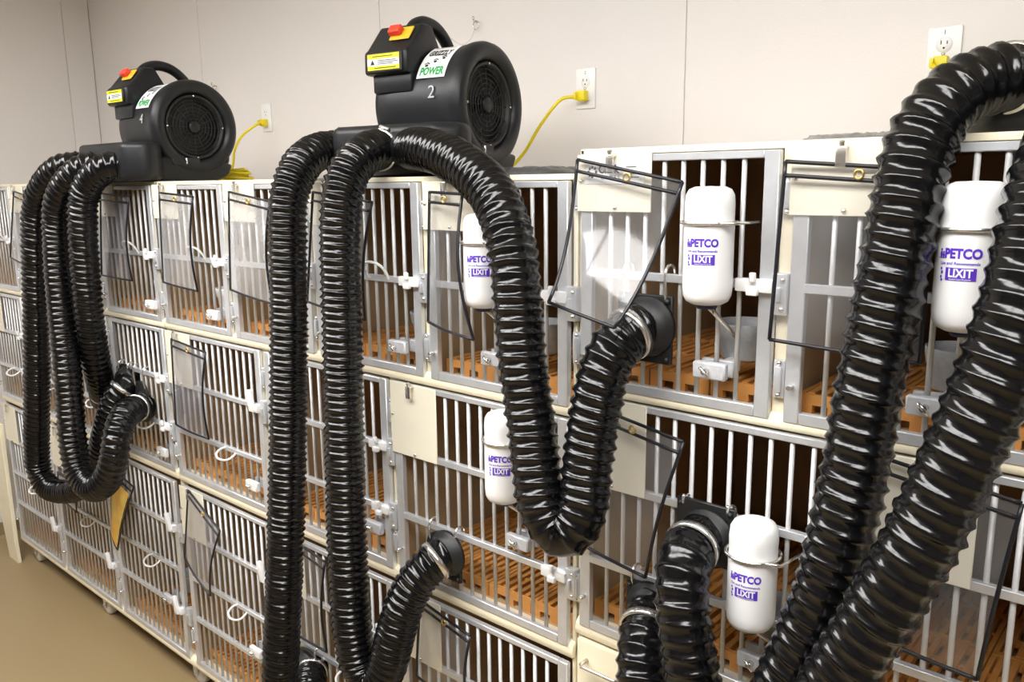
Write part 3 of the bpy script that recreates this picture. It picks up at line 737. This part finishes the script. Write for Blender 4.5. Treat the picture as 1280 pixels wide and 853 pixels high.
# ------------------------------------------------------------------ feed cups
def cup(key, white=False, bowl=True):
    c = CLAMP_CENTRES[key]
    word = 'pale' if white else 'grey'
    R = thing('feed_cup', ('%s feed cup in the ' % word if bowl else 'pale cup clamp on the ') + where(key), 'feed cup', 'feed cups clamped to doors', c)
    Mt = WHITE if white else GREY
    MB().box(-.032,.030,-.012,.004,-.015,.015).obj('clamp_block', ZINC if not white else WHITE, R, .003, 1)
    MB().box(-.032,.030,.022,.034,-.015,.015).obj('clamp_back', ZINC, R, .002, 1)
    wg = MB().tube([(-.004,-.010,0),(-.004,-.024,0)], .0055, 10).tube([(-.012,-.023,.008),(-.004,-.022,0),(.004,-.023,-.008)], .003, 8).obj('wing_screw', STEEL, R)
    if bowl:
        bx, by, bz = .018, .092, .010
        if key == 'l2d': bx = .06
        if key in ('l1d', 'l2a'): bx, by = -.018, .078
        MB().lathe([(.0,.0),(.040,.0),(.044,.004),(.049,.038),(.0515,.040),(.054,.062),(.054,.066),(.050,.066),(.046,.04),(.040,.008),(.0,.006)], 32, 'z', (bx,by,bz)).obj('bowl', Mt, R)
        MB().box(bx-.012,bx+.012,.03,by-.042,-.006,.016).obj('bowl_bracket', ZINC, R, .002, 1)
    return R
for k in CLAMP_CENTRES:
    cup(k, white=k in ('l1d','l2a','m1d','m2a','b2a'), bowl=k not in ('m1d','m2a','b2a'))

# ------------------------------------------------------------------ clear sleeves
def sleeve(key, label, bulge=.02, yellow=False, grommet=True):
    tl, tr, br, bl = [Vector(p) for p in SLEEVE_CORNERS[key]]
    R = thing('card_sleeve', label, 'card sleeve', 'black-edged clear card sleeves', tuple((tl+tr)/2))
    o = (tl+tr)/2; nrm = (tr-tl).cross(bl-tl).normalized()
    if nrm.y > 0: nrm = -nrm
    def P(u, v):
        p = tl.lerp(tr, u).lerp(bl.lerp(br, u), v)
        if bulge < 0: return p + nrm*bulge*(v - v**3) + nrm*.012*math.sin(math.pi*u)*v - o
        return p + nrm*bulge*(math.sin(math.pi*v)*.75*u + .3*math.sin(math.pi*u)*v) - o
    n = 14
    g = [[P(i/n, j/n) for i in range(n+1)] for j in range(n+1)]
    vs = [q for row in g for q in row]; fs = [(j*(n+1)+i, j*(n+1)+i+1, (j+1)*(n+1)+i+1, (j+1)*(n+1)+i) for j in range(n) for i in range(n)]
    MB().add(vs, fs, True).obj('clear_sheet', GLARE if key in ('l2a', 'l2b') else GREYISH if key in ('l1d', 'm2a', 'b2a') else CLEAR, R)
    e = .0034
    for nm, line in (('top_binding', [P(i/n, 0) for i in range(n+1)]), ('second_binding', [P(i/n, .075) for i in range(n+1)]), ('bottom_binding', [P(i/n, 1) for i in range(n+1)]), ('side_binding', [P(0, j/n) for j in range(n+1)]), ('side_binding', [P(1, j/n) for j in range(n+1)])):
        MB().tube(line, e, 6).obj(nm, EDGE, R)
    if grommet:
        q = P(.52, .045) + nrm*.004
        MB().tube([q + Vector((.0065*math.cos(2*math.pi*k/16), 0, .0065*math.sin(2*math.pi*k/16))) for k in range(16)], .0022, 6, closed=True).obj('grommet', BRASS, R)
    if yellow:
        def Q(u, v): return P(u, v) + nrm*.003
        g = [Q(.06+.88*i/6, .12+.85*j/6) for j in range(7) for i in range(7)]
        MB().add(g, [(j*7+i, j*7+i+1, (j+1)*7+i+1, (j+1)*7+i) for j in range(6) for i in range(6)], True).obj('yellow_card', YPAPER, R)
    return R
sleeve('l1a', 'clear card sleeve hanging at the far left top corner')
sleeve('l1d', 'clear card sleeve just right of the left hoses, dark inside')
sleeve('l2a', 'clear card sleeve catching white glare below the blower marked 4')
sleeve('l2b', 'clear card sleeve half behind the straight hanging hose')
sleeve('l2c', 'clear card sleeve mostly hidden behind the second hose of blower 2')
sleeve('l2d', 'curled clear card sleeve left of the bottle behind the hose bend', .03)
sleeve('r1a', 'tilted clear card sleeve swung out over the square hose flange', -.05)
sleeve('r1b', 'straight clear card sleeve on the nearest bank left of the right hose', .008)
sleeve('m2a', 'clear card sleeve on the middle row below the glaring one')
sleeve('r2a', 'tilted clear card sleeve beside the upward hose limb with hose shadow')
sleeve('r2b', 'tilted clear card sleeve at the lower right behind the slanting hose')
sleeve('b1b', 'clear card sleeve corner under the lowest left hose loop', .01)
sleeve('b1c', 'pointed clear sleeve holding a yellow card under the left hose loop', .01, True)
sleeve('b2a', 'clear card sleeve hanging askew low on the middle bank near the floor')
sleeve('b2b', 'clear card sleeve low between the two long vertical hoses')
sleeve('b2c', 'clear card sleeve under the domed flange at the bottom')

# maker's card behind the tilted sleeve
def card(x, z, w_, h_, y):
    R = thing('maker_card', 'white printed maker card on the first top-row name plate', 'card', None, (x, y, z))
    MB().box(0, w_, -.001, .0, -h_, 0).obj('card_sheet', LABELW, R)
    for txt, sz, px, pz, b in (('Clark', .020, .052, -.014, .04), ('C A G E S', .010, .056, -.029, 0.0)):
        vs, fs = text_mesh(txt, sz, b)
        MB().add([(px + v.x, -.0014, pz + v.y) for v in vs], fs).obj('printed_lettering', INK, R)
    for k in range(8):
        t = 2*math.pi*k/8
        v, f = disc_patch(.016 + .0085*math.cos(t), -.018 + .0085*math.sin(t), .0028)
        MB().add([(q.x, -.0014, q.y) for q in v], f).obj('printed_mark', INK, R)
    for i, (a, b) in enumerate(((.09,.112),(.09,.106),(.09,.122),(.095,.118))):
        MB().box(a, b, -.0016, -.001, -.010-.006*i-.001, -.010-.006*i+.0005).obj('printed_line', INK, R)
card(-.935, 1.880, .128, .040, -.0189)

# ------------------------------------------------------------------ outlets, plugs, cords
def outlet(c, label):
    R = thing('wall_outlet', label, 'outlet', 'wall outlets', c)
    MB().box(-.035,.035,-.006,0,-.0575,.0575).obj('cover_plate', WHITE, R, .003, 2)
    for s in (-1, 1):
        f = MB().lathe([(.0,-.0075),(.016,-.0075),(.017,-.006),(.017,-.003)], 24, 'y', (0,0,.0195*s)).obj('receptacle', LABELW, R)
        for dx, hh in ((-.0062,.008),(.0062,.0065)):
            MB().box(dx-.001, dx+.001, -.0080, -.0072, .0195*s+.001, .0195*s+.001+hh).obj('slot', INK, f)
        MB().lathe([(.0,-.0080),(.0022,-.0079),(.0022,-.0072)], 10, 'y', (0,0,.0195*s-.007)).obj('slot', INK, f)
    link('screw', SCREW, R, (0,-.006,0))
    return R
o2, o4, o1 = MISC['outlet2'], MISC['outlet4'], MISC['outlet1']
r = outlet(o2, 'white wall outlet right of the blower marked 2')
vs, fs = text_mesh('2', .012); MB().add([(v.x, -.0066, .045 + v.y) for v in vs], fs).obj('marker_digit', INK, r)
outlet(o4, 'small far white wall outlet above the coiled yellow cord')
r = outlet(o1, 'white wall outlet above the arching right hose')
vs, fs = text_mesh('1', .014); MB().add([(v.x, -.0066, .045 + v.y) for v in vs], fs).obj('marker_digit', INK, r)
def cord(label, o, pts, coil=None, dz=-.02):
    R = thing('power_cord', label, 'power cord', 'yellow power cords', (o[0], o[1], o[2]+dz))
    b = Vector((o[0], o[1], o[2]+dz))
    MB().box(-.015,.015,-.032,-.009,-.016,.014).box(-.019,-.010,-.042,-.026,-.012,.010).obj('plug', YELLOW, R, .004, 2)
    L = catmull([(-.012,-.034,-.004)] + [tuple(Vector(p) - b) for p in pts], 8)
    if coil:
        cx, cy, cz, n, rad = coil; cc = []
        for k in range(int(n*18)+1):
            t = 2*math.pi*k/18; tn = k/18
            rr = rad*(1 + .13*math.sin(tn*2.1))
            cc.append(Vector((cx + rr*math.cos(t)*1.2 + .008*math.sin(tn*1.3), cy + rr*.75*math.sin(t), cz + .005 + .0065*tn + .004*math.sin(t*1.5 + tn))) - b)
        L = L + catmull([L[-1]] + cc, 2)
    MB().tube(L, .0052, 8).obj('cable', YELLOW, R)
    return R
cord('yellow cord from the outlet down behind the blower marked 2', o2, [(o2[0]-.045,.70,o2[2]-.03),(o2[0]-.10,.67,o2[2]-.10),(o2[0]-.15,.64,o2[2]-.19),(o2[0]-.20,.60,1.872),(o2[0]-.30,.52,1.868),(-1.75,.46,1.868)])
cord('yellow cord coiled on the far bank beside the blower marked 4', o4, [(-3.135,.68,2.095),(-3.15,.62,2.05),(-3.12,.56,1.99),(-3.075,.52,1.93),(-3.03,.48,1.885)], (-2.97,.44,1.862,6,.082))
cord('yellow cord at the outlet above the right hose', o1, [(o1[0]+.03,.68,o1[2]-.07),(o1[0]+.10,.60,o1[2]-.15),(o1[0]+.18,.50,1.915),(-.30,.36,1.911),(-.16,.25,1.911)])

# wall hooks with wire
for k, lab, q in (('hook2', 'small wire hook on the wall above the blower marked 2', Vector((-1.70,.40,2.235))), ('hook4', 'small wire loop on the wall behind the blower marked 4', Vector((-3.2,.38,2.19)))):
    c = Vector(MISC[k]); R = thing('wall_hook', lab, 'hook', 'wire wall hooks', tuple(c))
    MB().tube([(0,0,0),(0,-.02,0),(.004,-.028,.006),(.002,-.026,.014)], .003, 8).obj('hook', STEEL, R)
    MB().tube([(.012*math.cos(2*math.pi*i/18), -.012, -.010+.014*math.sin(2*math.pi*i/18)) for i in range(18)], .0016, 6, closed=True).obj('wire_loop', STEEL, R)
    e = q - c
    MB().tube(catmull([(-.004,-.012,-.02), tuple(e*.35 + Vector((0,0,-.035))), tuple(e*.7 + Vector((0,0,-.03))), tuple(e)], 8), .0012, 5).obj('wire', STEEL, R)

# flat foil-wrapped pad and crumpled film on the cage tops
g = []; nx, ny = 26, 14
def crumple(x0, x1, y0, y1, z, h, seed, name, label, cat, material):
    rnd = random.Random(seed); n1, n2 = 30, 16
    top = []
    for j in range(n2+1):
        for i in range(n1+1):
            u, v = i/n1, j/n2; ed = min(u, 1-u, v, 1-v)
            hh = h*(min(1, ed*9))**.5*(.72 + .28*rnd.random()) + .001
            top.append((x0 + (x1-x0)*u + rnd.uniform(-.004,.004), y0 + (y1-y0)*v + rnd.uniform(-.004,.004), z + hh))
    bot = [(p[0], p[1], z + .0005) for p in top]
    W = n1+1
    fs = [(j*W+i, j*W+i+1, (j+1)*W+i+1, (j+1)*W+i) for j in range(n2) for i in range(n1)]
    o = len(top); fb = [tuple(k+o for k in f[::-1]) for f in fs]
    loop = [i for i in range(n1+1)] + [j*W+n1 for j in range(1, n2+1)] + [n2*W+i for i in range(n1-1, -1, -1)] + [j*W for j in range(n2-1, 0, -1)]
    sd = [(loop[k], loop[(k+1) % len(loop)], loop[(k+1) % len(loop)]+o, loop[k]+o) for k in range(len(loop))]
    return tag(MB().add(top+bot, fs+fb+sd, True).obj(name, material), label, cat)
crumple(-1.52, -1.22, .22, .44, 1.86, .022, 3, 'wrapped_pad', 'flat grey plastic-wrapped pad on the middle cage bank', 'pad', PADM)
crumple(-.60, -.42, .14, .34, 1.905, .016, 5, 'crumpled_film', 'crumpled clear film lying on the nearest cage bank', 'plastic film', FILM)

# cream board at the far end of the cages
tag(MB().prism([(-4.52,0),(-4.40,0),(-4.415,.10),(-4.415,.72),(-4.66,.72),(-4.61,.40)], -.040, -.022, 1).obj('cream_board', CREAM, None, .002, 1), 'cream board standing on the floor at the far end of the cages', 'board')
